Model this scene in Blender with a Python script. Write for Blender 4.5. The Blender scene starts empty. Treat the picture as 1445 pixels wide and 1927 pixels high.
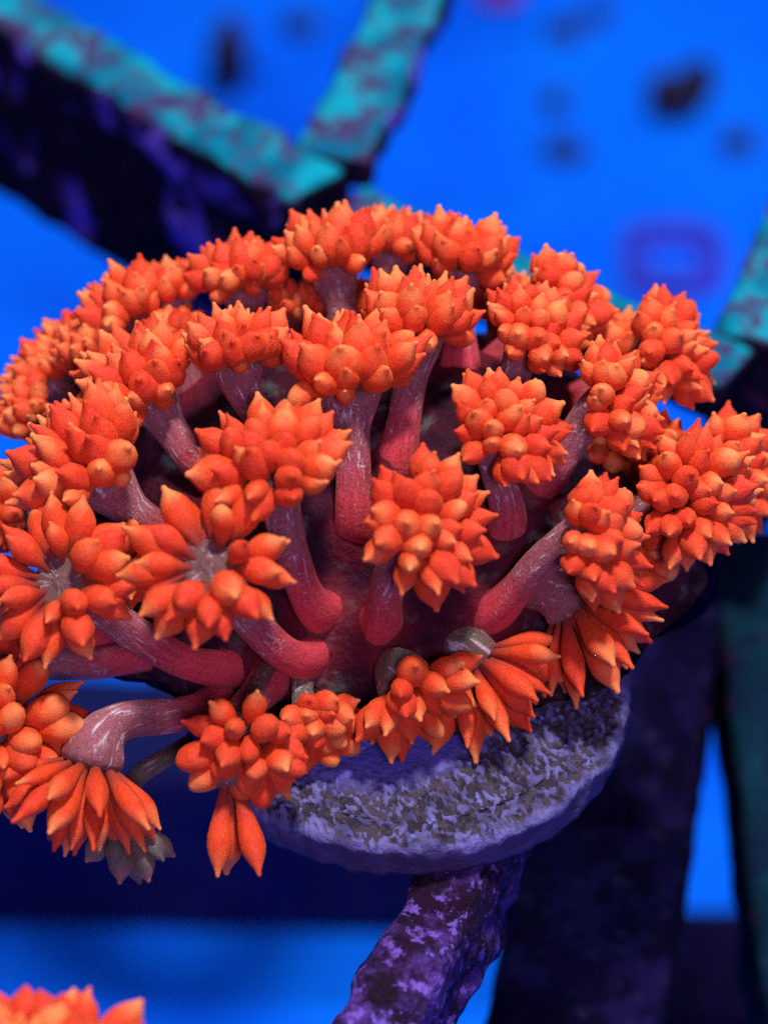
import bpy, bmesh, math, random
from mathutils import Vector, Matrix, Quaternion, noise

S = 0.01            # the scene is laid out in centimetres and built in metres
C = bpy.context.scene.collection
SC = bpy.context.scene
random.seed(11)

# ---------------------------------------------------------------- camera
cam_d = bpy.data.cameras.new('camera')
cam = bpy.data.objects.new('camera', cam_d); C.objects.link(cam)
CAM = Vector((0.0121, -17.9939, 18.8272)); TGT = Vector((0.0121, 1.0213, 1.0953))
cam.location = CAM * S
cam.rotation_euler = (TGT - CAM).to_track_quat('-Z', 'Y').to_euler()
cam_d.sensor_fit = 'HORIZONTAL'; cam_d.sensor_width = 36.0
cam_d.lens = 36.0 * 26.0 / (1445.0 / 206.0)
cam_d.clip_start = 0.01; cam_d.clip_end = 20.0
cam_d.dof.use_dof = True
cam_d.dof.focus_distance = (26.0 - 1.1) * S
cam_d.dof.aperture_fstop = cam_d.lens / 5.8        # a 5.8 mm wide pupil
cam_d.dof.aperture_blades = 0
SC.camera = cam

# ---------------------------------------------------------------- light: reef tank lamp, added rear and front fills, dim blue water
W = bpy.data.worlds.new('World'); SC.world = W; W.use_nodes = True
bg = W.node_tree.nodes['Background']
bg.inputs[0].default_value = (0.22, 0.14, 1.0, 1); bg.inputs[1].default_value = 0.04

def lamp(name, loc, aim, size, power, col):
    d = bpy.data.lights.new(name, 'AREA'); d.shape = 'DISK'; d.size = size * S
    d.energy = power; d.color = col
    o = bpy.data.objects.new(name, d); C.objects.link(o)
    o.location = Vector(loc) * S
    o.rotation_euler = (Vector(aim) - Vector(loc)).to_track_quat('-Z', 'Y').to_euler()
    return o
lamp('tank_lamp', (6, -1, 62), (0, 5, -4), 7, 4.5, (1.0, 0.88, 0.97))
lamp('rear_fill', (16, 44, 56), (4, 22, -21), 10, 3.5, (0.50, 0.66, 1.0))  # added light: brightens the back floor and rims the coral
lamp('front_fill', (6, -40, 36), (0, 3, -2), 10, 1.45, (0.70, 0.48, 1.0))  # added violet fill from the camera side

SC.view_settings.view_transform = 'Standard'; SC.view_settings.look = 'None'
SC.view_settings.gamma = 1.0; SC.view_settings.exposure = 0.0
SC.view_settings.use_curve_mapping = False
SC.render.engine = 'CYCLES'
SC.cycles.max_bounces = 6; SC.cycles.diffuse_bounces = 3
SC.cycles.use_denoising = False        # a little grain, as the photograph has

# ---------------------------------------------------------------- materials
class NT:
    def __init__(s, name):
        s.m = bpy.data.materials.new(name); s.m.use_nodes = True
        s.t = s.m.node_tree; s.b = s.t.nodes['Principled BSDF']; s.o = s.t.nodes['Material Output']
    def n(s, kind, **kw):
        x = s.t.nodes.new(kind)
        for k, v in kw.items():
            setattr(x, k, v)
        return x
    def l(s, a, b): s.t.links.new(a, b)
    def val(s, sock, v):
        if isinstance(v, (int, float)): sock.default_value = v
        elif isinstance(v, tuple): sock.default_value = (*v, 1) if len(v) == 3 and len(sock.default_value) == 4 else v
        else: s.l(v, sock)
    def coord(s, kind='Object', scale=(1, 1, 1), rand=False):
        tc = s.n('ShaderNodeTexCoord'); mp = s.n('ShaderNodeMapping')
        s.l(tc.outputs[kind], mp.inputs[0]); mp.inputs['Scale'].default_value = scale
        if rand:
            oi = s.n('ShaderNodeObjectInfo'); s.l(oi.outputs['Random'], mp.inputs['Location'])
        return mp.outputs[0]
    def noise(s, vec, scale, detail=3, rough=0.55):
        x = s.n('ShaderNodeTexNoise'); s.l(vec, x.inputs['Vector'])
        x.inputs['Scale'].default_value = scale; x.inputs['Detail'].default_value = detail
        x.inputs['Roughness'].default_value = rough
        return x.outputs['Fac']
    def voro(s, vec, scale, feature='F1'):
        x = s.n('ShaderNodeTexVoronoi'); x.feature = feature; s.l(vec, x.inputs['Vector'])
        x.inputs['Scale'].default_value = scale
        return x.outputs['Distance']
    def step(s, fac, lo, hi, a=0.0, b=1.0):
        x = s.n('ShaderNodeMapRange'); x.interpolation_type = 'SMOOTHSTEP'; x.clamp = True
        s.l(fac, x.inputs['Value']); x.inputs['From Min'].default_value = lo; x.inputs['From Max'].default_value = hi
        x.inputs['To Min'].default_value = a; x.inputs['To Max'].default_value = b
        return x.outputs['Result']
    def mix(s, fac, a, b, mode='MIX'):
        x = s.n('ShaderNodeMix'); x.data_type = 'RGBA'; x.blend_type = mode
        s.val(x.inputs[0], fac); s.val(x.inputs[6], a); s.val(x.inputs[7], b)
        return x.outputs[2]
    def math(s, op, a, b=0.0):
        x = s.n('ShaderNodeMath'); x.operation = op
        s.val(x.inputs[0], a); s.val(x.inputs[1], b)
        return x.outputs[0]
    def bump(s, h, dist, strength=1.0):
        x = s.n('ShaderNodeBump'); s.l(h, x.inputs['Height'])
        x.inputs['Distance'].default_value = dist; x.inputs['Strength'].default_value = strength
        s.l(x.outputs[0], s.b.inputs['Normal'])
    def uv(s):
        tc = s.n('ShaderNodeTexCoord'); sp = s.n('ShaderNodeSeparateXYZ')
        s.l(tc.outputs['UV'], sp.inputs[0])
        return sp.outputs
    def up(s):
        g = s.n('ShaderNodeNewGeometry'); sp = s.n('ShaderNodeSeparateXYZ')
        s.l(g.outputs['Normal'], sp.inputs[0])
        return sp.outputs['Z']
    def done(s, col, rough=0.6, spec=0.3, sss=0.0, rad=(1, .3, .15), dist=0.0008, sheen=0.0, scol=(1, .3, .1)):
        s.val(s.b.inputs['Base Color'], col); s.val(s.b.inputs['Roughness'], rough)
        s.b.inputs['Specular IOR Level'].default_value = spec
        if sss:
            s.b.inputs['Subsurface Weight'].default_value = sss
            s.b.inputs['Subsurface Radius'].default_value = rad
            s.b.inputs['Subsurface Scale'].default_value = dist
        if sheen:
            s.b.inputs['Sheen Weight'].default_value = sheen; s.b.inputs['Sheen Tint'].default_value = (*scol, 1)
            s.b.inputs['Sheen Roughness'].default_value = 0.4
        return s.m

def mat_tentacle(name, lo, hi, blot, fleck, foot_c, tip_c):
    k = NT(name); v = k.coord(rand=True); uv = k.uv()
    oi = k.n('ShaderNodeObjectInfo'); at = k.n('ShaderNodeAttribute'); at.attribute_name = 'tone'
    tone = k.math('FRACT', k.math('ADD', oi.outputs['Random'], at.outputs['Fac']))
    base = k.mix(tone, lo, hi)
    sp2 = k.noise(v, 900, 3, 0.6)
    base = k.mix(k.step(sp2, 0.40, 0.72, 0, 0.6), base, blot)
    sp = k.noise(v, 6500, 2, 0.7)
    base = k.mix(k.step(sp, 0.42, 0.62, 0, 0.55), base, fleck)
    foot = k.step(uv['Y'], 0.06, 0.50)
    base = k.mix(k.math('MULTIPLY', k.math('SUBTRACT', 1.0, foot), 0.85), base, foot_c)  # brownish foot, deepened to paint in the shade between tentacles
    tipn = k.math('ADD', k.math('MULTIPLY', k.noise(v, 500, 2), 0.34), uv['Y'])
    pale = k.math('MULTIPLY', k.step(tipn, 0.84, 1.14, 0, 0.6), k.step(tone, 0.15, 0.9))  # paler tips; their highlight from above is also put into the colour
    base = k.mix(pale, base, tip_c)
    h = k.math('ADD', k.noise(v, 6000, 2, 0.6), k.math('MULTIPLY', sp2, 1.8))
    k.bump(h, 0.00011, 0.8)
    return k.done(base, 0.62, 0.18, 0.4, (1, .20, .06), 0.0008, 0.34, (1, .22, .04))

def mat_stalk(name, lo, hi, foot_c, neck_c):
    k = NT(name); v = k.coord(); uv = k.uv()
    cb = k.n('ShaderNodeCombineXYZ')
    k.l(k.math('MULTIPLY', uv['X'], 9.0), cb.inputs[0]); k.l(k.math('MULTIPLY', uv['Y'], 4.0), cb.inputs[1])
    oi = k.n('ShaderNodeObjectInfo'); k.l(k.math('MULTIPLY', oi.outputs['Random'], 40.0), cb.inputs[2])
    streak = k.noise(cb.outputs[0], 2.4, 4, 0.65)
    base = k.mix(k.step(streak, 0.36, 0.64), lo, hi)
    # redder flesh at the foot of the stalk; dusty pink grey towards the crown
    foot = k.step(k.math('ADD', uv['Y'], k.math('MULTIPLY', k.noise(v, 300, 3), 0.25)), 0.86, 0.46)
    base = k.mix(k.math('MULTIPLY', foot, 0.7), base, foot_c)
    neck = k.step(k.math('ADD', uv['Y'], k.math('MULTIPLY', streak, 0.25)), 0.58, 0.86)
    base = k.mix(k.math('MULTIPLY', neck, 0.7), base, neck_c)
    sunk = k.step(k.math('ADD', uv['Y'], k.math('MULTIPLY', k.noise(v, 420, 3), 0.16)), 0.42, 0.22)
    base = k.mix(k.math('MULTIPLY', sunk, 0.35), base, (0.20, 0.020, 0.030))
    disc = k.step(uv['Y'], 0.88, 0.94)
    base = k.mix(k.math('MULTIPLY', disc, 0.85), base, (0.145, 0.095, 0.072))
    # dusting of pale grains
    gr = k.step(k.noise(v, 2600, 2, 0.6), 0.56, 0.70)
    pick = k.step(k.noise(v, 650, 3, 0.6), 0.46, 0.66)
    cc = k.n('ShaderNodeCombineXYZ')
    k.l(k.math('MULTIPLY', uv['X'], 24.0), cc.inputs[0]); k.l(k.math('MULTIPLY', uv['Y'], 11.0), cc.inputs[1])
    k.l(k.math('MULTIPLY', oi.outputs['Random'], 70.0), cc.inputs[2])
    dash = k.math('MULTIPLY', k.step(k.noise(cc.outputs[0], 1.0, 2, 0.5), 0.58, 0.70), k.step(uv['Y'], 0.44, 0.62))
    sp = k.math('MAXIMUM', dash, k.math('MULTIPLY', k.math('MULTIPLY', gr, pick), k.step(uv['Y'], 0.30, 0.55)))
    base = k.mix(k.math('MULTIPLY', sp, 0.75), base, (0.66, 0.58, 0.56))
    base = k.mix(k.step(k.noise(v, 6000, 2, 0.65), 0.46, 0.66, 0, 0.55), base, (0.13, 0.022, 0.034))
    h = k.math('ADD', k.math('MULTIPLY', sp, 1.0), k.math('ADD', streak, k.noise(v, 3000, 2)))
    k.bump(h, 0.00014, 0.8)
    return k.done(base, 0.85, 0.06, 0.4, (1, .22, .15), 0.0012, 0.2, (1, .25, .15))

def mat_mound():
    k = NT('coral_tissue'); v = k.coord()
    base = k.mix(k.step(k.noise(v, 260, 4), 0.38, 0.62), (0.014, 0.002, 0.008), (0.050, 0.006, 0.014))
    base = k.mix(k.step(k.noise(v, 330, 4), 0.54, 0.68, 0, 0.8), base, (0.095, 0.105, 0.080))
    base = k.mix(k.step(k.noise(v, 5000, 2), 0.45, 0.65, 0, 0.6), base, (0.05, 0.012, 0.03))
    fl = k.n('ShaderNodeAttribute'); fl.attribute_name = 'flesh'
    base = k.mix(k.math('MULTIPLY', k.step(k.math('ADD', fl.outputs['Fac'], k.math('MULTIPLY', k.noise(v, 500, 3), 0.4)), 0.35, 1.15), 0.8), base, (0.17, 0.013, 0.020))
    k.bump(k.noise(v, 1600, 4), 0.0004, 0.9)
    return k.done(base, 0.7, 0.1, 0.1, (1, .3, .3), 0.0006)

def mat_plug():
    k = NT('frag_plug_ceramic'); v = k.coord()
    at = k.n('ShaderNodeAttribute'); at.attribute_name = 'groove'
    clean = k.n('ShaderNodeAttribute'); clean.attribute_name = 'clean'
    base = k.mix(k.step(k.noise(v, 430, 4), 0.35, 0.65), (0.065, 0.064, 0.155), (0.165, 0.165, 0.40))
    olive = k.mix(k.step(k.noise(v, 900, 3), 0.4, 0.6), (0.020, 0.015, 0.012), (0.060, 0.048, 0.045))
    base = k.mix(k.step(at.outputs['Fac'], 0.22, 0.62, 0, 0.95), base, olive)
    base = k.mix(k.math('MULTIPLY', clean.outputs['Fac'], 0.9), base, (0.08, 0.085, 0.42))
    base = k.mix(k.step(k.noise(v, 5200, 2, 0.6), 0.50, 0.68, 0, 0.45), base, (0.08, 0.07, 0.16))
    base = k.mix(k.step(k.noise(v, 700, 2), 0.68, 0.74, 0, 0.6), base, (0.20, 0.30, 0.80))
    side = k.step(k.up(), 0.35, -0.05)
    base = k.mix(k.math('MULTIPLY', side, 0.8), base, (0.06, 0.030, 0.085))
    k.bump(k.noise(v, 2200, 4), 0.00035, 0.9)
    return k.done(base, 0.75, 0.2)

def mat_bar(name, top_a, top_b, dark, patch, top_amount=1.0, patch_lo=0.54, ps=95, crust=(0.045, 0.030, 0.11)):
    k = NT(name); v = k.coord()
    side = k.mix(k.step(k.noise(v, ps, 4, 0.6), patch_lo, patch_lo + 0.10), dark, patch)
    side = k.mix(k.step(k.noise(v, 420, 3), 0.58, 0.66, 0, 0.8), side, (0.05, 0.012, 0.05))
    film = k.mix(k.step(k.noise(v, 160, 3), 0.4, 0.65), top_a, top_b)
    film = k.mix(k.step(k.noise(v, 210, 5, 0.72), 0.50, 0.56, 0, 0.95), film, crust)
    film = k.mix(k.step(k.noise(v, 560, 3, 0.6), 0.60, 0.68, 0, 0.7), film, (0.02, 0.02, 0.05))
    upn = k.math('ADD', k.up(), k.math('MULTIPLY', k.noise(v, 300, 3), 0.5))
    base = k.mix(k.math('MULTIPLY', k.step(upn, 0.80, 1.05), top_amount), side, film)
    k.bump(k.noise(v, 900, 4), 0.0006, 0.9)
    return k.done(base, 0.85, 0.03)

def mat_floor():
    k = NT('blue_tank_floor'); v = k.coord()
    base = k.mix(k.step(k.noise(v, 14, 3), 0.3, 0.7), (0.0012, 0.155, 0.97), (0.0015, 0.20, 0.98))
    base = k.mix(k.step(k.noise(v, 18, 3, 0.5), 0.42, 0.68, 0, 0.6), base, (0.001, 0.075, 0.66))
    base = k.mix(k.step(k.noise(v, 75, 2, 0.5), 0.62, 0.74, 0, 0.6), base, (0.001, 0.035, 0.30))
    return k.done(base, 0.8, 0.05)

def mat_clump(name, a, b):
    k = NT(name); v = k.coord()
    base = k.mix(k.step(k.noise(v, 160, 3), 0.4, 0.6), a, b)
    k.bump(k.noise(v, 500, 3), 0.001)
    return k.done(base, 0.8, 0.2)

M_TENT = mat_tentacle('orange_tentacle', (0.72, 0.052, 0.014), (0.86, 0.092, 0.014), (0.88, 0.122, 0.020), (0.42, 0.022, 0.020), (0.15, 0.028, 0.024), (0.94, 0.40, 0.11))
M_OLIVE = mat_tentacle('olive_tentacle', (0.12, 0.11, 0.075), (0.19, 0.14, 0.10), (0.15, 0.17, 0.12), (0.07, 0.05, 0.05), (0.13, 0.14, 0.09), (0.42, 0.16, 0.12))
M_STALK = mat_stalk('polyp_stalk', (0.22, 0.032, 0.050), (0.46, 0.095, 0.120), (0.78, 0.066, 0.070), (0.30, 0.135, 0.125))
M_STALK_OLIVE = mat_stalk('olive_polyp_stalk', (0.055, 0.040, 0.034), (0.14, 0.115, 0.085), (0.15, 0.055, 0.05), (0.15, 0.15, 0.085))
M_MOUND, M_PLUG, M_FLOOR = mat_mound(), mat_plug(), mat_floor()
M_TEAL = mat_bar('algae_covered_bar', (0.002, 0.12, 0.19), (0.004, 0.31, 0.36), (0.007, 0.005, 0.016), (0.13, 0.085, 0.55), 1.0, 0.55, 70, (0.055, 0.030, 0.10))
def mat_crust():
    k = NT('coralline_crust'); v = k.coord()
    base = k.mix(k.step(k.noise(v, 210, 5, 0.7), 0.42, 0.62), (0.016, 0.004, 0.022), (0.085, 0.035, 0.22))
    base = k.mix(k.step(k.noise(v, 620, 4, 0.7), 0.53, 0.62, 0, 0.9), base, (0.19, 0.105, 0.50))
    base = k.mix(k.step(k.noise(v, 160, 4, 0.6), 0.57, 0.63, 0, 0.9), base, (0.012, 0.003, 0.010))
    k.bump(k.noise(v, 520, 5, 0.65), 0.0016, 1.0)
    return k.done(base, 0.75, 0.15)
M_PURP = mat_crust()
M_NAVY = mat_bar('dark_bar_and_shade', (0.0022, 0.0018, 0.012), (0.0035, 0.0025, 0.02), (0.0025, 0.002, 0.014), (0.012, 0.009, 0.075), 1.0, 0.57, 95, (0.007, 0.005, 0.036))
M_SHADE_BAND = mat_bar('navy_shade_band', (0.008, 0.012, 0.075), (0.012, 0.018, 0.10), (0.010, 0.014, 0.085), (0.014, 0.018, 0.11), 1.0, 0.54, 40, (0.008, 0.010, 0.06))  # navy of the shadow on the floor, put into a block's colour
M_GREEN = mat_bar('dark_green_bar', (0.003, 0.018, 0.030), (0.004, 0.03, 0.045), (0.003, 0.016, 0.028), (0.004, 0.022, 0.04), 1.0, 0.54, 95, (0.004, 0.012, 0.03))

# ---------------------------------------------------------------- helpers
def empty(name, loc=(0, 0, 0)):
    o = bpy.data.objects.new(name, None); C.objects.link(o); o.location = Vector(loc) * S
    o.empty_display_size = 0.005
    return o
def tag(o, label=None, cat=None, group=None, kind=None):
    for k, v in (('label', label), ('category', cat), ('group', group), ('kind', kind)):
        if v: o[k] = v
    return o
def link(name, me, m, parent=None, loc=(0, 0, 0), smooth=True):
    if m and not me.materials: me.materials.append(m)
    if smooth:
        for p in me.polygons: p.use_smooth = True
    o = bpy.data.objects.new(name, me); C.objects.link(o); o.location = Vector(loc) * S
    if parent: o.parent = parent
    return o
def fbm(p, f, octs=3):
    a, t, s = 1.0, 0.0, 0.0
    for i in range(octs):
        t += a * noise.noise(Vector(p) * f + Vector((7.3 * i, 1.7 * i, 3.1))); s += a; a *= 0.5; f *= 2.1
    return t / s

# ---------------------------------------------------------------- the setting
def sheet(name, z, half, n=2):
    me = bpy.data.meshes.new(name); bm = bmesh.new()
    bmesh.ops.create_grid(bm, x_segments=n, y_segments=n, size=half * S)
    bm.to_mesh(me); bm.free()
    return link(name, me, None, None, (0, 0, z))
FLOOR_Z = -21.0
fl = sheet('tank_floor', FLOOR_Z, 160); fl.data.materials.append(M_FLOOR)
tag(fl, kind='structure', label='bright blue aquarium floor far below the rack')

# ---------------------------------------------------------------- the rack
def bar_mesh(name, a, b, thick, z_top, height, rough=0.07, seed=0.0, res=0.13):
    """a thick upright wall between two plan points with lumpy, grown-over faces"""
    a, b = Vector(a), Vector(b); d = (b - a); L = d.length; d.normalize(); nrm = Vector((-d.y, d.x))
    nl, nt, nh = max(2, int(L / res)), max(2, int(thick / res)), max(2, int(height / res))
    verts, idx, faces = [], {}, []
    def vid(i, j, k):
        key = (i, j, k)
        if key not in idx:
            x, y, z = i / nl * L, (j / nt - 0.5) * thick, -k / nh * height
            # rounded upper edges
            q = a + d * x + nrm * y; p = Vector((q.x, q.y, z_top + z))
            out = Vector((nrm.x * (1 if j == nt else -1 if j == 0 else 0), nrm.y * (1 if j == nt else -1 if j == 0 else 0), 1 if k == 0 else -1 if k == nh else 0))
            if i in (0, nl): out += Vector((d.x, d.y, 0)) * (-1 if i == 0 else 1)
            e = fbm(p + Vector((seed, 0, 0)), 1.6, 3) + 0.55 * max(0, fbm(p + Vector((seed, 9, 0)), 0.9, 2))
            corner = sum(1 for t in (j in (0, nt), k in (0, nh)) if t)
            p += out.normalized() * (rough * e - (0.06 if corner == 2 else 0))
            idx[key] = len(verts); verts.append(p * S)
        return idx[key]
    def quad(*c): faces.append([vid(*q) for q in c])
    for i in range(nl):
        for j in range(nt):
            quad((i, j, 0), (i + 1, j, 0), (i + 1, j + 1, 0), (i, j + 1, 0))
            quad((i, j, nh), (i, j + 1, nh), (i + 1, j + 1, nh), (i + 1, j, nh))
        for k in range(nh):
            quad((i, 0, k), (i, 0, k + 1), (i + 1, 0, k + 1), (i + 1, 0, k))
            quad((i, nt, k), (i + 1, nt, k), (i + 1, nt, k + 1), (i, nt, k + 1))
    for j in range(nt):
        for k in range(nh):
            quad((0, j, k), (0, j + 1, k), (0, j + 1, k + 1), (0, j, k + 1))
            quad((nl, j, k), (nl, j, k + 1), (nl, j + 1, k + 1), (nl, j + 1, k))
    me = bpy.data.meshes.new(name); me.from_pydata(verts, [], faces); me.update()
    return me
RT = -0.52                                        # top of the rack's bars
rack = tag(empty('frag_rack', (0, 0, RT)), 'dark plastic lattice rack overgrown with teal algae and purple coralline crust', 'rack')
def bar(name, a, b, m, thick=1.0, z=RT, h=2.7, rough=0.09, label=None, res=0.13):
    o = link(name, bar_mesh(name, a, b, thick, z, h, rough, a[0] * 3.1, res), m, rack)
    o.location = Vector((0, 0, -RT)) * S
    if label: o['label'] = label
    return o
bar('bar', (-0.73, 8.17), (-5.83, 13.09), M_TEAL, thick=0.86, rough=0.2, res=0.1, label='teal topped bar with a wide dark purple side face')
bar('bar', (-0.57, 8.78), (0.74, 13.75), M_TEAL, thick=0.9, h=0.45, rough=0.18, res=0.1)
bar('bar', (-0.37, 7.91), (3.75, 5.00), M_TEAL, thick=0.8, h=0.6)
bar('bar', (3.95, 5.45), (5.20, 9.00), M_TEAL, thick=0.9)
bar('brace', (3.30, 6.70), (1.90, -0.68), M_NAVY, thick=1.8, z=-4.6, h=1.5, label='dark brace with faint violet flecks passing beside the plug')
bar('brace', (4.58, 6.79), (4.54, -0.29), M_GREEN, thick=1.3, z=-4.6, h=1.5)
bar('bar', (1.08, -0.72), (-0.49, -4.56), M_PURP, thick=0.62, h=1.3, rough=0.22, res=0.07, label='bar crusted with mottled purple coralline growth')
bar('shade_band', (-10.58, 15.19), (2.71, 14.83), M_SHADE_BAND, thick=2.4, z=-16.95, h=4.0)  # added block standing in for the soft shadow band on the floor
bar('shade_band', (2.90, 11.51), (11.63, 11.51), M_NAVY, thick=2.4, z=-18.95, h=2.0)  # added dark block in place of floor shadow at lower right

# ---------------------------------------------------------------- the ceramic plug
def plug_mesh(name, R, thick, clean_c, clean_r):
    nr, na = 100, 560
    prof = []
    for i in range(nr + 1): prof.append((R * i / nr, 0.0, 1))
    e = 0.11
    for i in range(1, 7):
        t = i / 6 * math.pi / 2
        prof.append((R + e * math.sin(t), -e + e * math.cos(t), 1))
    for i in range(1, 7): prof.append((R + e - 0.03 * i / 6, -e - (thick - e) * i / 6, 0.6))
    prof.append((R * 0.5, -thick, 0)); prof.append((0.0001, -thick, 0))
    verts, faces, gro, cle = [], [], [], []
    for (rr, z, on) in prof:
        for j in range(na):
            t = 2 * math.pi * j / na; x, y = rr * math.cos(t), rr * math.sin(t)
            # short slanting grooves worn into the face, cleaner beside the coral and on the rim
            p = Vector((x * 18.0 + y * 6.0, y * 8.5 - x * 2.6, 0)) + Vector((fbm((x, y, 5), 2), fbm((x, y, 6), 2), 0)) * 1.2
            g = noise.noise(p) * 0.6 + noise.noise(p * 2.2 + Vector((3, 4, 0))) * 0.45
            g = max(0.0, min(1.0, (g + 0.26) * 2.1))
            band = max(0.25, min(1.0, (R - rr + 0.18 + 0.22 * fbm((x, y, 0), 2.2)) / 0.18))
            dc = (Vector((x, y)) - Vector(clean_c)).length + 0.25 * fbm((x, y, 3), 1.5)
            cl = max(0.0, min(1.0, (clean_r - dc) / 0.35))
            gg = g * band * (1 - cl) * max(0.0, min(1.0, 1 + z / 0.16))
            bumpz = -0.045 * gg + 0.040 * fbm((x, y, 1), 2.6) + 0.014 * fbm((x, y, 2), 8)
            rad = 1 + (0.03 * fbm((x, y, z), 1.4) + 0.022 * fbm((x, y, z), 5) - .02 * gg) * (1 if rr > R * .9 else 0)
            verts.append((x * rad * S, y * rad * S, (z + bumpz * on) * S)); gro.append(gg); cle.append(cl * (1 if z > -0.02 else 0))
    for i in range(len(prof) - 1):
        for j in range(na):
            faces.append((i * na + j, (i + 1) * na + j, (i + 1) * na + (j + 1) % na, i * na + (j + 1) % na))
    me = bpy.data.meshes.new(name); me.from_pydata(verts, [], faces); me.update()
    for nm, data in (('groove', gro), ('clean', cle)):
        at = me.attributes.new(nm, 'FLOAT', 'POINT'); at.data.foreach_set('value', data)
    return me
def stem_mesh(name, r0, r1, L):
    me = bpy.data.meshes.new(name); bm = bmesh.new()
    bmesh.ops.create_cone(bm, cap_ends=True, segments=24, radius1=r1 * S, radius2=r0 * S, depth=L * S)
    bm.to_mesh(me); bm.free(); return me
def plug(loc, R, label, cc, cr):
    t = tag(empty('frag_plug', loc), label, 'frag plug', 'round frag plugs on the rack')
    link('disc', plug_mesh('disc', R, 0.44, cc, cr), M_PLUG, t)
    link('stem', stem_mesh('stem', 0.45, 0.38, 1.2), M_PLUG, t, (0, 0, -0.44 - 0.6))
    return t
plug((0.22, 0.02, 0), 1.94, 'lavender grooved ceramic disc with its rim bare under the large orange coral', (-0.35, 0.1), 1.5)

# ---------------------------------------------------------------- the corals
PROFILE = [   # radius along a tentacle: drop, plump drop, slim, bud, long petal, round bulb
    [(0, .080), (.12, .100), (.25, .155), (.38, .225), (.50, .268), (.60, .280), (.69, .262), (.77, .212), (.84, .145), (.90, .085), (.945, .054), (.98, .047), (.996, .026)],
    [(0, .085), (.12, .115), (.25, .190), (.38, .270), (.50, .318), (.60, .328), (.70, .305), (.78, .248), (.85, .168), (.905, .095), (.95, .060), (.98, .050), (.996, .026)],
    [(0, .070), (.12, .084), (.25, .120), (.38, .168), (.50, .205), (.60, .220), (.69, .206), (.77, .168), (.84, .120), (.90, .075), (.945, .050), (.98, .044), (.996, .026)],
    [(0, .10), (.12, .13), (.24, .205), (.36, .285), (.48, .340), (.60, .360), (.72, .338), (.81, .280), (.885, .195), (.93, .120), (.965, .070), (.985, .052), (.998, .026)],
    [(0, .080), (.12, .088), (.25, .108), (.38, .142), (.50, .180), (.61, .212), (.71, .216), (.79, .182), (.86, .126), (.915, .074), (.955, .046), (.98, .040), (.996, .024)],
    [(0, .09), (.12, .11), (.24, .170), (.36, .245), (.48, .305), (.60, .340), (.71, .342), (.80, .310), (.88, .245), (.935, .175), (.970, .112), (.988, .070), (.997, .035)],
]
def tentacle_profile(kind, rnd):
    k = rnd.uniform(.90, 1.10); e = rnd.uniform(.88, 1.15)
    return [(t ** e, r * k) for t, r in PROFILE[kind]]
def tentacle_geo(kind, bend, rnd, segs=12):
    """verts in cm for a tentacle of unit length along +Z, with faces and uvs (tip at v = 1)"""
    verts, faces, uvs = [], [], []
    pts = tentacle_profile(kind, rnd); fl = rnd.uniform(.86, 1.0); ph = rnd.uniform(0, 6.28); lump = rnd.uniform(.02, .06); tw = rnd.uniform(-.04, .04)
    for (t, r) in pts:
        cx = bend * t * t; cy = tw * math.sin(t * 3)
        for j in range(segs):
            a = 2 * math.pi * j / segs
            q = r * (1 + lump * math.sin(2 * a + ph + 3 * t))
            verts.append((cx + q * math.cos(a), cy + q * math.sin(a) * fl, t)); uvs.append((j / segs, t))
    n = len(pts)
    for i in range(n - 1):
        for j in range(segs):
            faces.append((i * segs + j, i * segs + (j + 1) % segs, (i + 1) * segs + (j + 1) % segs, (i + 1) * segs + j))
    verts.append((bend, 0, 1.0)); uvs.append((.5, 1.0)); tip = len(verts) - 1
    for j in range(segs): faces.append(((n - 1) * segs + j, (n - 1) * segs + (j + 1) % segs, tip))
    return verts, faces, uvs
rnd = random.Random(5)
TENT = []
for kind, n in ((0, 8), (1, 6), (2, 4), (3, 5), (4, 5), (5, 5)):
    for i in range(n): TENT.append((kind, tentacle_geo(kind, rnd.uniform(-.16, .26), rnd)))
BYKIND = {k: [g for kk, g in TENT if kk == k] for k in range(6)}
def set_uv(me, uvs):
    lay = me.uv_layers.new(name='UVMap')
    for lp in me.loops: lay.data[lp.index].uv = uvs[lp.vertex_index]
def set_tone(me, vals):
    me.attributes.new('tone', 'FLOAT', 'POINT').data.foreach_set('value', vals)
LEN = 0.57
MESHES = {}
for g in TENT:
    me = bpy.data.meshes.new('tentacle'); v, f, uv = g[1]
    me.from_pydata([Vector(p) * LEN * S for p in v], [], f); set_uv(me, uv); me.materials.append(M_TENT)
    for p in me.polygons: p.use_smooth = True
    set_tone(me, [rnd.random()] * len(v))
    MESHES[id(g[1])] = me

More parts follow.
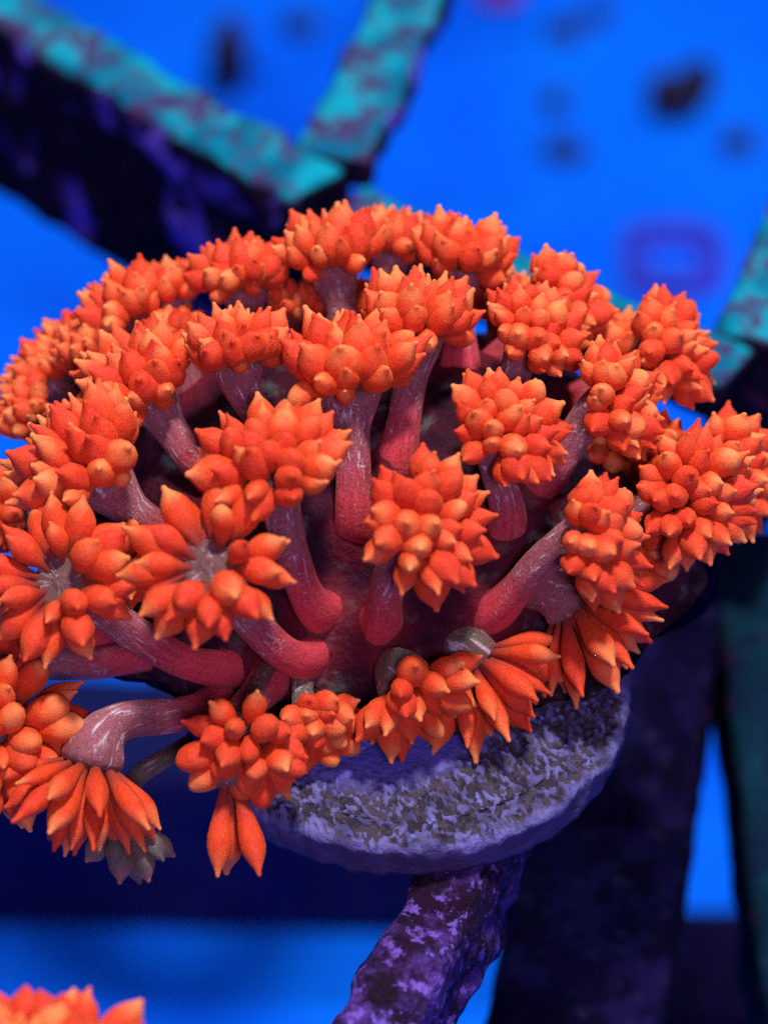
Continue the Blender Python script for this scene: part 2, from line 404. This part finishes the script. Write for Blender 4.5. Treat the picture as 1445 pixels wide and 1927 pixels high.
STYLE = {   # rings of (count, tilt from the axis in degrees, radius of the ring, length, kinds)
    'A': [(12, 80, .24, .98, (0, 0, 1)), (11, 58, .24, 1.0, (0, 0, 1)), (9, 36, .18, 1.0, (0, 1, 0, 5)), (5, 14, .08, .95, (5, 0, 1))],
    'T': [(11, 57, .21, 1.04, (0, 0, 1)), (11, 40, .20, 1.16, (0, 0, 1)), (8, 24, .14, 1.22, (0, 0, 2)), (4, 10, .06, 1.16, (0, 2)), (4, 84, .19, .80, (1, 5))],
    'O': [(12, 98, .25, 1.0, (0, 0, 1)), (11, 72, .24, 1.06, (0, 0, 1)), (6, 46, .19, .88, (0, 5, 1))],
    'F': [(10, 68, .20, 1.0, (0, 0, 1)), (9, 44, .18, 1.06, (0, 1, 5)), (5, 18, .09, 1.0, (5, 0))],
    'D': [(11, 58, .20, 1.36, (2, 4)), (10, 36, .15, 1.5, (4, 2)), (4, 14, .06, 1.45, (4,))],
    'L': [(3, 17, .07, 1.5, (4, 0))],
    'B': [(8, 62, .20, 1.0, (1, 3)), (7, 38, .16, 1.05, (1, 3)), (3, 14, .05, 1.0, (1,))],
    'S': [(5, 50, .12, 1.3, (4, 0)), (4, 20, .06, 1.6, (4,))],
}
def bezier(p0, p1, p2, p3, t):
    u = 1 - t
    return p0 * u ** 3 + p1 * 3 * u * u * t + p2 * 3 * u * t * t + p3 * t ** 3
def polyp(colony, origin, core, root, base, head, axis, style, sc, single, rs):
    """one polyp: a fleshy stalk with a flared disc (the part) and its tentacles (sub-parts)"""
    R = random.Random(rs)
    root, base, head, axis = Vector(root), Vector(base), Vector(head), Vector(axis).normalized()
    r0 = 0.178 * (0.55 + 0.45 * sc)
    if style in 'FS' or (style == 'D' and sc < .97): r0 *= .68
    # centre line: out of the mound, through the base point, into the crown along the axis
    d0 = (base - root); L = (head - base).length
    pts = []
    inner = root + (Vector(core) - root).normalized() * 0.6
    for i in range(5): pts.append(inner.lerp(root, i / 5))
    L = (head - root).length
    p1 = root + (root - Vector(core)).normalized() * L * .18 + (base - root) * .75
    for i in range(25): pts.append(bezier(root, p1, head - axis * L * .36, head, i / 24))
    # even lengths
    acc = [0.0]
    for a, b in zip(pts, pts[1:]): acc.append(acc[-1] + (b - a).length)
    tot = acc[-1]; segs = 22; verts, faces, uvs = [], [], []
    nr = 26; ref = Vector((0.3, 1, 0.1)); prev = None
    def at(s):
        for i in range(len(acc) - 1):
            if acc[i + 1] >= s or i == len(acc) - 2:
                w = (s - acc[i]) / max(1e-6, acc[i + 1] - acc[i]); return pts[i].lerp(pts[i + 1], min(1, max(0, w)))
    rings = []
    for i in range(nr + 1): rings.append((tot * i / nr, None))
    frame = None
    def ring(c, t, r, v):
        nonlocal frame
        if frame is None: frame = t.orthogonal().normalized()
        frame = (frame - t * frame.dot(t)).normalized(); bi = t.cross(frame)
        for j in range(segs):
            a = 2 * math.pi * j / segs
            k = 1 + .06 * math.sin(3 * a + rs) + 0.10 * fbm(c + Vector((math.cos(a), math.sin(a), rs)) * .4, 2.2, 2)
            verts.append((c + frame * (r * k * math.cos(a)) + bi * (r * k * math.sin(a)) - Vector(base)) * S); uvs.append((j / segs, v))
    rd = 0.29 * sc
    for i in range(nr + 1):
        s = tot * i / nr; c = at(s); t = (at(min(tot, s + .05)) - at(max(0, s - .05))).normalized()
        fl_ = max(0, 1 - s / 1.25) ** 1.6 * .26 * (r0 / .195)                                  # swollen foot
        cr = max(0, 1 - (tot - s) / (.46 * sc)); cr = cr * cr * (3 - 2 * cr)  # flare into the crown
        ring(c, t, (r0 + fl_) * (1 - cr) + rd * cr - 0.02 * math.sin(math.pi * i / nr), .9 * i / nr)
    for rr, dz, v in ((.92, .05, .93), (.7, .07, .95), (.45, .05, .97), (.25, .07, .98), (.13, .11, .99), (.05, .09, 1.0)):
        ring(head + axis * dz * sc, axis, rd * rr, v)
    n = nr + 1 + 6
    for i in range(n - 1):
        for j in range(segs): faces.append((i * segs + j, i * segs + (j + 1) % segs, (i + 1) * segs + (j + 1) % segs, (i + 1) * segs + j))
    faces.append(tuple((n - 1) * segs + j for j in range(segs)))
    me = bpy.data.meshes.new('polyp'); me.from_pydata(verts, [], faces); set_uv(me, uvs)
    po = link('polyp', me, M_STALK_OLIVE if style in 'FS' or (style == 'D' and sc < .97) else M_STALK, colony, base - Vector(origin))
    # tentacles
    x = axis.orthogonal().normalized(); y = axis.cross(x)
    jv, jf, juv, jt = [], [], [], []
    for (cnt, tilt, rb, ln, kinds) in STYLE[style]:
        a0 = R.uniform(0, 6.28)
        for q in range(cnt):
            a = a0 + 2 * math.pi * (q + R.uniform(-.28, .28)) / cnt
            th = math.radians(tilt + R.uniform(-8, 8))
            e = x * math.cos(a) + y * math.sin(a)
            d = (axis * math.cos(th) + e * math.sin(th)).normalized()
            p = head + e * rb * sc + axis * (.03 if th > 1.2 else .06) * sc - d * .03
            g = R.choice(BYKIND[R.choice(kinds)]); l = ln * sc * R.uniform(.90, 1.10); wd = R.uniform(.66, .82) * (.84 if style in 'DL' else 1) * min(1.3, max(1.0, sc ** -.7))
            # local frame: bend towards the axis
            z_ = d; x_ = (axis - d * axis.dot(d)); x_ = x_.normalized() if x_.length > .05 else d.orthogonal().normalized(); y_ = z_.cross(x_)
            m = Matrix((x_, y_, z_)).transposed()
            if single:
                o = bpy.data.objects.new('tentacle', MESHES[id(g)]); C.objects.link(o); o.parent = po
                o.matrix_local = Matrix.Translation((p - Vector(base)) * S) @ m.to_4x4() @ Matrix.Diagonal((l * wd, l * wd, l, 1))
            else:
                off = len(jv)
                for vv in g[0]:
                    w_ = m @ Vector((vv[0] * l * wd, vv[1] * l * wd, vv[2] * l)) * LEN
                    jv.append((p + w_ - Vector(base)) * S)
                jf += [tuple(i + off for i in f) for f in g[1]]; juv += g[2]; jt += [R.random()] * len(g[0])
    if jv:
        me = bpy.data.meshes.new('tentacle_crown'); me.from_pydata(jv, [], jf); set_uv(me, juv); set_tone(me, jt)
        o = link('tentacle_crown', me, M_OLIVE if style == 'S' else M_TENT, po); o['kind'] = 'stuff'
        if style == 'S': o['label'] = 'shrivelled grey green tentacles'
    return po
def stalk_root(b, mc, mr):
    b = Vector(b); d = b - mc; k = Vector((d.x / mr.x, d.y / mr.y, d.z / mr.z)).length
    return mc + d / max(k, 1e-4) * .93 if k > .95 else b
def colony(loc, mc, mr, rot, rows, label, seed):
    root = tag(empty('coral_colony', loc), label, 'coral', 'orange flowerpot corals')
    me = bpy.data.meshes.new('base'); bm = bmesh.new()
    bmesh.ops.create_icosphere(bm, subdivisions=6, radius=1.0)
    mc, mr, org = Vector(mc), Vector(mr), Vector(loc)
    roots = [stalk_root(r[0], mc, mr) for r in rows]; flesh = []
    for v in bm.verts:
        p = Vector((v.co.x * mr.x, v.co.y * mr.y, v.co.z * mr.z)); p *= 1 + .10 * fbm(p + Vector((seed, 0, 0)), 1.1) + .03 * fbm(p, 4.0) + .075 * (0.55 - min(0.55, noise.voronoi(p * 2.3)[0][0]))
        lowz = max(0.0, 1 - max(0, p.z) / .9); p.x *= 1 + .06 * lowz; p.y *= 1 + .10 * lowz
        p += mc; dm = min((p - q).length for q in roots); fw = max(0.0, min(1.0, (.50 - dm) / .36)); flesh.append(fw)
        p += (p - mc).normalized() * .13 * fw * fw
        p.z = max(p.z, loc[2] + 0.03)
        v.co = (p - org) * S
    bm.to_mesh(me); bm.free()
    me.attributes.new('flesh', 'FLOAT', 'POINT').data.foreach_set('value', flesh)
    link('base', me, M_MOUND, root)
    for i, (b, h, ax, st, sc, single) in enumerate(rows):
        polyp(root, loc, mc, roots[i], b, h, ax, st, sc, single, seed + i * 1.37)
    return root
ROWS = [
    ((-1.121, 2.371, 1.691), (-1.302, 2.688, 2.354), (-0.097, 0.482, 0.871), 'T', 0.74, 0),
    ((-0.345, 2.401, 1.989), (-0.466, 2.740, 2.568), (-0.174, 0.517, 0.838), 'T', 0.80, 0),
    ((-0.001, 2.956, 1.588), (0.078, 3.377, 2.240), (0.146, 0.520, 0.842), 'T', 0.64, 0),
    ((0.734, 2.047, 1.902), (0.707, 2.792, 2.477), (0.146, 0.520, 0.842), 'T', 0.80, 0),
    ((1.058, 2.359, 1.682), (1.631, 2.526, 2.327), (0.755, 0.120, 0.645), 'A', 0.72, 0),
    ((1.743, 2.099, 1.441), (2.539, 2.093, 2.092), (0.789, -0.170, 0.590), 'A', 0.82, 0),
    ((-1.777, 2.409, 1.389), (-2.345, 2.657, 2.003), (-0.596, 0.290, 0.748), 'T', 0.76, 0),
    ((-1.639, 2.548, 1.408), (-1.966, 2.922, 2.052), (-0.192, 0.516, 0.835), 'T', 0.58, 0),
    ((-2.281, 2.564, 0.899), (-2.917, 2.780, 1.399), (-0.667, 0.211, 0.715), 'T', 0.70, 0),
    ((-2.377, 2.413, 0.886), (-3.192, 2.553, 1.323), (-0.848, 0.057, 0.527), 'T', 0.60, 0),
    ((-1.683, 0.853, 1.794), (-2.104, 1.494, 2.117), (-0.447, 0.145, 0.883), 'T', 0.88, 0),
    ((-1.039, 1.068, 2.172), (-1.273, 1.309, 2.615), (-0.095, 0.441, 0.892), 'T', 0.76, 0),
    ((-0.224, 0.222, 1.704), (-0.278, 1.058, 2.558), (0.000, 0.345, 0.939), 'T', 0.98, 1),
    ((0.119, 0.853, 1.794), (0.308, 1.701, 2.612), (0.116, 0.505, 0.855), 'T', 0.86, 0),
    ((1.147, 1.392, 2.079), (1.336, 1.738, 2.573), (0.484, -0.069, 0.872), 'A', 0.75, 0),
    ((1.242, 0.278, 1.618), (1.035, 0.560, 2.445), (0.464, -0.176, 0.868), 'A', 0.82, 1),
    ((1.565, 0.788, 1.725), (1.997, 1.070, 2.336), (0.828, -0.129, 0.545), 'A', 0.80, 0),
    ((1.967, 0.682, 1.172), (2.703, 0.587, 1.677), (0.507, -0.616, 0.603), 'A', 0.90, 0),
    ((2.267, 1.361, 1.016), (3.116, 1.168, 1.411), (0.889, -0.249, 0.384), 'A', 0.86, 0),
    ((-2.093, 0.287, 1.481), (-2.500, 0.567, 1.953), (-0.609, 0.044, 0.792), 'T', 1.06, 0),
    ((-0.630, -0.351, 1.089), (-0.930, -0.038, 2.538), (-0.100, 0.078, 0.992), 'A', 0.95, 1),
    ((-0.023, -0.447, 0.987), (0.313, -0.406, 2.235), (0.525, -0.467, 0.712), 'A', 0.90, 1),
    ((0.972, -0.053, 0.823), (1.773, -0.169, 1.870), (0.861, -0.336, 0.382), 'A', 0.83, 1),
    ((-1.511, -0.542, 0.445), (-2.734, -0.572, 1.757), (-0.352, -0.442, 0.825), 'O', 0.94, 1),
    ((-0.746, -0.702, 0.714), (-1.441, -0.847, 2.196), (-0.253, -0.346, 0.903), 'O', 0.95, 1),
    ((1.147, 0.284, 0.891), (1.654, -0.010, 1.000), (0.706, -0.301, -0.641), 'D', 0.98, 0),
    ((0.692, -0.191, 0.455), (0.800, -0.331, 0.584), (0.693, -0.410, -0.593), 'D', 0.92, 0),
    ((0.047, -0.550, 0.657), (0.205, -0.734, 0.683), (0.507, -0.815, -0.280), 'F', 0.92, 1),
    ((-1.171, -0.712, 0.556), (-1.159, -1.418, 0.717), (-0.050, -0.993, 0.107), 'F', 0.84, 1),
    ((-1.171, -0.808, 0.453), (-1.305, -1.608, 0.384), (0.059, -0.782, -0.621), 'L', 1.00, 1),
    ((-0.752, -0.579, 0.552), (-0.612, -0.935, 0.446), (0.453, -0.891, 0.005), 'F', 0.66, 0),
    ((-3.154, -0.075, 0.506), (-3.351, -1.142, 0.473), (0.379, -0.746, 0.548), 'A', 1.10, 0),
    ((-1.835, -0.964, 0.139), (-2.518, -1.430, 0.461), (-0.241, -0.729, -0.640), 'D', 0.98, 0),
    ((-1.857, -0.924, -0.258), (-2.294, -1.350, -0.462), (0.099, -0.748, -0.657), 'S', 0.66, 0),
    ((-1.857, 0.050, 0.787), (-2.246, 0.007, 1.399), (0.116, -0.442, 0.889), 'O', 0.55, 0),
    ((2.079, 0.762, 0.964), (2.498, 0.716, 1.122), (0.816, -0.577, -0.020), 'A', 0.60, 0),
    ((-2.485, -0.238, 0.332), (-3.353, -0.265, 0.521), (-0.762, -0.378, 0.526), 'O', 0.80, 0),
    ((-2.770, 1.410, 0.411), (-3.557, 1.223, 0.854), (-0.667, -0.260, 0.698), 'A', 0.70, 0),
    ((-2.515, 2.076, 0.863), (-3.251, 2.075, 1.348), (-0.738, -0.098, 0.668), 'T', 0.55, 0),
    ((-2.170, 2.192, 1.185), (-2.731, 2.365, 1.834), (-0.444, 0.205, 0.872), 'T', 0.52, 0),
    ((-1.765, 2.218, 1.459), (-1.912, 2.433, 1.945), (-0.206, 0.407, 0.890), 'T', 0.50, 0),
    ((-0.261, 2.735, 1.705), (-0.209, 2.825, 1.920), (0.050, 0.430, 0.902), 'T', 0.55, 0),
    ((2.318, 1.636, 1.016), (2.125, 1.681, 1.253), (0.456, 0.050, 0.889), 'A', 0.55, 0),
    ((2.009, 2.197, 1.233), (2.246, 2.393, 1.717), (0.331, 0.360, 0.872), 'T', 0.70, 0),
    ((1.119, 2.680, 1.533), (1.149, 2.869, 1.953), (0.105, 0.413, 0.904), 'T', 0.62, 0),
    ((-0.834, 2.433, 1.746), (-0.792, 2.659, 2.070), (0.000, 0.525, 0.851), 'T', 0.50, 0),
    ((2.264, 1.440, 1.041), (2.490, 1.434, 1.416), (0.577, -0.028, 0.816), 'A', 0.60, 0),
]
ROWS2 = [
    ((-2.751, -5.078, 0.067), (-2.861, -4.827, 0.527), (-0.206, 0.407, 0.890), 'B', 1.05, 0),
    ((-2.468, -5.178, 0.167), (-2.406, -4.896, 0.629), (0.101, 0.471, 0.876), 'B', 1.05, 0),
    ((-2.724, -5.308, 0.267), (-2.715, -5.316, 0.715), (0.000, 0.107, 0.994), 'B', 1.10, 0),
    ((-2.400, -5.225, 0.192), (-2.193, -5.201, 0.552), (0.488, 0.247, 0.837), 'B', 0.90, 0),
]
colony((0, 0, 0), (-0.050, 1.750, -0.150), (2.950, 2.250, 2.150), 0, ROWS, 'large orange flowerpot coral with many long polyps on the lavender disc', 3)
plug((-2.64, -5.86, -0.08), 1.1, 'small round ceramic disc under the smaller orange coral', (0, 0), 1.0)
colony((-2.640, -5.862, -0.080), (-2.640, -5.862, -0.180), (1.000, 0.900, 0.600), 0, ROWS2, 'smaller orange flowerpot coral whose tips rise in front of the rack', 31)

# ---------------------------------------------------------------- things lying on the tank floor
M_CL_DARK = mat_clump('dark_growth', (0.006, 0.006, 0.018), (0.03, 0.018, 0.05))
M_CL_DIM = mat_clump('dim_growth', (0.010, 0.035, 0.16), (0.02, 0.03, 0.10))
M_CL_PINK = mat_clump('pink_growth', (0.18, 0.01, 0.16), (0.30, 0.02, 0.20))
M_RING = mat_clump('violet_ring', (0.035, 0.045, 0.50), (0.055, 0.045, 0.55))
def clump(loc, rx, ry, h, lobes, label, m, seed):
    bm = bmesh.new(); R = random.Random(seed)
    for q in range(lobes):
        mtx = Matrix.Translation(Vector(((q - (lobes - 1) / 2) * rx * .8, (q - (lobes - 1) / 2) * ry * .7, h * .4)) * S) @ Matrix.Diagonal((rx * S, ry * S * (1 if lobes == 1 else .75), h * S * .6, 1)) @ Matrix.Diagonal((1 - .35 * q, 1 - .35 * q, 1, 1))
        bmesh.ops.create_icosphere(bm, subdivisions=3, radius=1.0, matrix=mtx)
    for v in bm.verts:
        p = v.co / S; v.co = v.co * (1 + .35 * fbm(p + Vector((seed, 0, 0)), 2.0)); v.co.z = max(v.co.z, 0)
    me = bpy.data.meshes.new('algae_clump'); bm.to_mesh(me); bm.free()
    tag(link('algae_clump', me, m, None, loc), label, 'algae', 'growth dotted over the tank floor')
clump((-3.76, 39.91, -21.00), 0.49, 0.54, 2.03, 1, 'tall murky brown clump behind the teal bar', M_CL_DARK, 2)
clump((7.32, 39.24, -21.00), 0.70, 0.84, 1.08, 2, 'largest black clump on the blue floor, two lobed', M_CL_DARK, 3)
clump((4.50, 42.23, -21.00), 0.45, 0.41, 0.41, 1, 'small dark clump beside another near the pink tuft', M_CL_DARK, 4)
clump((5.40, 42.95, -21.00), 0.41, 0.38, 0.34, 1, 'small smudge beside another near the pink tuft', M_CL_DIM, 5)
clump((4.12, 39.12, -21.00), 0.35, 0.38, 0.34, 1, 'smallest round dark dot alone on the blue floor', M_CL_DIM, 6)
clump((4.27, 37.16, -21.00), 0.57, 0.43, 0.41, 1, 'dim round clump above the coral, right of the lattice gap', M_CL_DIM, 7)
clump((8.39, 37.48, -21.00), 0.49, 0.41, 0.34, 1, 'faint violet smudge below the largest black clump', M_CL_DIM, 8)
clump((-2.09, 42.47, -21.00), 0.49, 0.43, 0.41, 1, 'faint blue smudge between the two teal bars', M_CL_DIM, 9)
clump((2.95, 43.80, -21.00), 0.61, 0.41, 0.47, 1, 'pink tuft at the far end of the blue floor', M_CL_PINK, 10)

def ring(loc, a, b, w, h):
    bm = bmesh.new(); n = 40; rows = []
    for (k, z) in ((1, 0), (1, h), (1 - w, h), (1 - w, 0)):
        vs = []
        for i in range(n):
            t = 2 * math.pi * i / n; e = 4.0
            c, s = math.cos(t), math.sin(t); q = (abs(c) ** e + abs(s) ** e) ** (-1 / e)
            vs.append(bm.verts.new(Vector((a * k * c * q, b * k * s * q, z)) * S))
        rows.append(vs)
    for i in range(3):
        for j in range(n): bm.faces.new((rows[i][j], rows[i][(j + 1) % n], rows[i + 1][(j + 1) % n], rows[i + 1][j]))
    me = bpy.data.meshes.new('collar_ring'); bm.to_mesh(me); bm.free()
    tag(link('collar_ring', me, M_RING, None, loc), 'violet squarish open ring lying on the blue floor beside the teal bar', 'ring')
ring((6.53, 32.88, -21.00), 1.15, 1.15, 0.42, 0.4)
